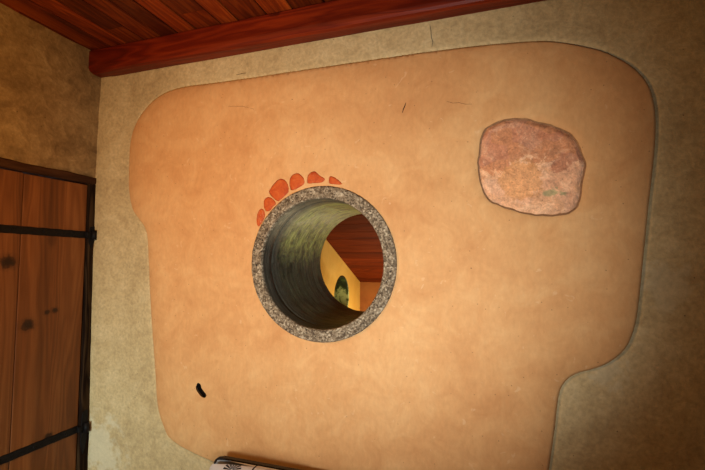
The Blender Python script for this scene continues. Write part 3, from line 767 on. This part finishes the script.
for s_ in (1, -1):
    b_ = len(vs)
    for i in range(n+1):
        for j in range(n+1):
            u, v = sq(math.sin(PI/2*(2*i/n-1)), math.sin(PI/2*(2*j/n-1)))
            p = cpos(u, v, s_); p.y -= s_*0.002*fbm(p.x, 0, p.z, 12, 2); vs.append(p)
    for i in range(n):
        for j in range(n):
            a = b_+i*(n+1)+j; fs.append((a, a+n+1, a+n+2, a+1) if s_ > 0 else (a, a+1, a+n+2, a+n+1))
t = NT('printed_cotton'); P = t.obj()
mp = t.n.new('ShaderNodeMapping'); t.link(P, mp.inputs[0]); mp.inputs['Location'].default_value = (0, 0, 0)
X, Yv, Z = t.sep(P); Z = t.math('ADD', Z, t.math('MULTIPLY', Yv, 0.8))
mx, mz = on_y(231, 469.5, -0.235); mz += -0.235*0.8
def motif(cx, cz, r0, r1, petals, ph):
    dx = t.math('SUBTRACT', X, cx); dz = t.math('SUBTRACT', Z, cz)
    r = t.math('SQRT', t.math('ADD', t.math('MULTIPLY', dx, dx), t.math('MULTIPLY', dz, dz)))
    a = t.math('ARCTAN2', dz, dx)
    c = t.math('ABSOLUTE', t.math('COSINE', t.math('ADD', t.math('MULTIPLY', a, petals/2), ph)))
    k = t.math('SUBTRACT', c, t.math('ADD', 0.28, t.math('MULTIPLY', r, 0.35/r1)))
    k = t.math('GREATER_THAN', k, 0.0)
    k = t.math('MULTIPLY', k, t.math('LESS_THAN', r, r1)); return t.math('MULTIPLY', k, t.math('GREATER_THAN', r, r0))
mask = motif(mx, mz, 0.005, 0.050, 14, 0.3)
for (dx, dz, r1, pt) in ((0.155, -0.004, 0.020, 4), (0.27, -0.05, 0.04, 12), (0.12, -0.12, 0.045, 12), (-0.04, -0.17, 0.035, 10), (0.42, -0.02, 0.03, 8), (0.35, -0.16, 0.045, 12)):
    mask = t.math('MAXIMUM', mask, motif(mx+dx, mz+dz, 0.004, r1, pt, 0.7))
wv_ = t.noise(P, 700, 2)
col = t.mix(mask, (0.50, 0.46, 0.45), (0.010, 0.009, 0.012))
M['print'] = t.out(col, 0.85, t.bump(wv_, 0.0006, 0.5), 0.2)
mesh_obj('cover', vs, fs, M['print'], cush, True)
def tube(path, r, name, parent, mat, closed=False):
    cu = bpy.data.curves.new(name, 'CURVE'); cu.dimensions = '3D'; sp = cu.splines.new('POLY'); sp.points.add(len(path)-1)
    for q, p in zip(sp.points, path): q.co = (*p, 1)
    sp.use_cyclic_u = closed; cu.bevel_depth = r; cu.bevel_resolution = 3
    tmp = bpy.data.objects.new('tmp', cu); me = bpy.data.meshes.new_from_object(tmp); me.name = name
    bpy.data.objects.remove(tmp); bpy.data.curves.remove(cu)
    me.materials.clear(); me.materials.append(M[mat]); me.polygons.foreach_set('use_smooth', [True]*len(me.polygons))
    o = bpy.data.objects.new(name, me); COL.objects.link(o); o.parent = parent; o.matrix_parent_inverse = Matrix.Translation(-Vector(parent.location)); return o
su = (on_y(248.5, 464, -0.25)[0]-cloc.x)/(CW/2)
path = [cpos(su+0.01*math.sin(v*3), v, 1, 0.002) for v in np.linspace(-0.985, 0.995, 40)]
path += [cpos(su, v, -1, 0.002) for v in np.linspace(0.99, 0.6, 10)]
tube(path, 0.0038, 'piping', cush, 'piping')

# ------------------------------------------------------------------ light
def area(name, loc, target, size, power, col, spread=PI):
    l = bpy.data.lights.new(name, 'AREA'); l.energy = power; l.color = col; l.size = size; l.spread = spread
    o = bpy.data.objects.new(name, l); COL.objects.link(o); o.location = loc
    o.rotation_euler = (Vector(target)-Vector(loc)).to_track_quat('-Z', 'Y').to_euler(); return o
def spot(name, loc, target, power, col, ang, blend, size):
    l = bpy.data.lights.new(name, 'SPOT'); l.energy = power; l.color = col; l.spot_size = math.radians(ang); l.spot_blend = blend; l.shadow_soft_size = size
    o = bpy.data.objects.new(name, l); COL.objects.link(o); o.location = loc
    o.rotation_euler = (Vector(target)-Vector(loc)).to_track_quat('-Z', 'Y').to_euler(); return o
def point(name, loc, power, col, size):
    l = bpy.data.lights.new(name, 'POINT'); l.energy = power; l.color = col; l.shadow_soft_size = size
    o = bpy.data.objects.new(name, l); COL.objects.link(o); o.location = loc; return o
spot('added_spot', (-0.05, -2.1, 1.05), (-0.72, 0, 1.66), 222, (0.96, 1.0, 0.97), 82, 1.0, 0.12)  # added spot by the camera for bright centre and falloff; no window there
point('warm_lamp', (-1.55, -1.40, 2.05), 48, (1.0, 0.54, 0.18), 0.10)
area('window_daylight', (-1.7, -2.6, 0.75), (-2.5, 0, 0.3), 0.5, 10, (0.84, 1.0, 0.95), math.radians(80))
area('right_fill', (1.1, -2.9, 2.0), (1.2, 0, 2.0), 0.6, 1.2, (0.85, 1.0, 0.9), math.radians(120))  # weak fill added to lift the right side, no window behind it
point('far_room_lamp', (-0.80, 1.72, 0.75), 32, (1.0, 0.84, 0.48), 0.06)
w = bpy.data.worlds.new('world'); SC.world = w; w.use_nodes = True
w.node_tree.nodes['Background'].inputs[0].default_value = (0.75, 0.88, 1.0, 1); w.node_tree.nodes['Background'].inputs[1].default_value = 1.0

SC.view_settings.view_transform = 'Standard'; SC.view_settings.look = 'None'; SC.view_settings.gamma = 1.0
SC.view_settings.use_curve_mapping = False; SC.view_settings.exposure = 0.0
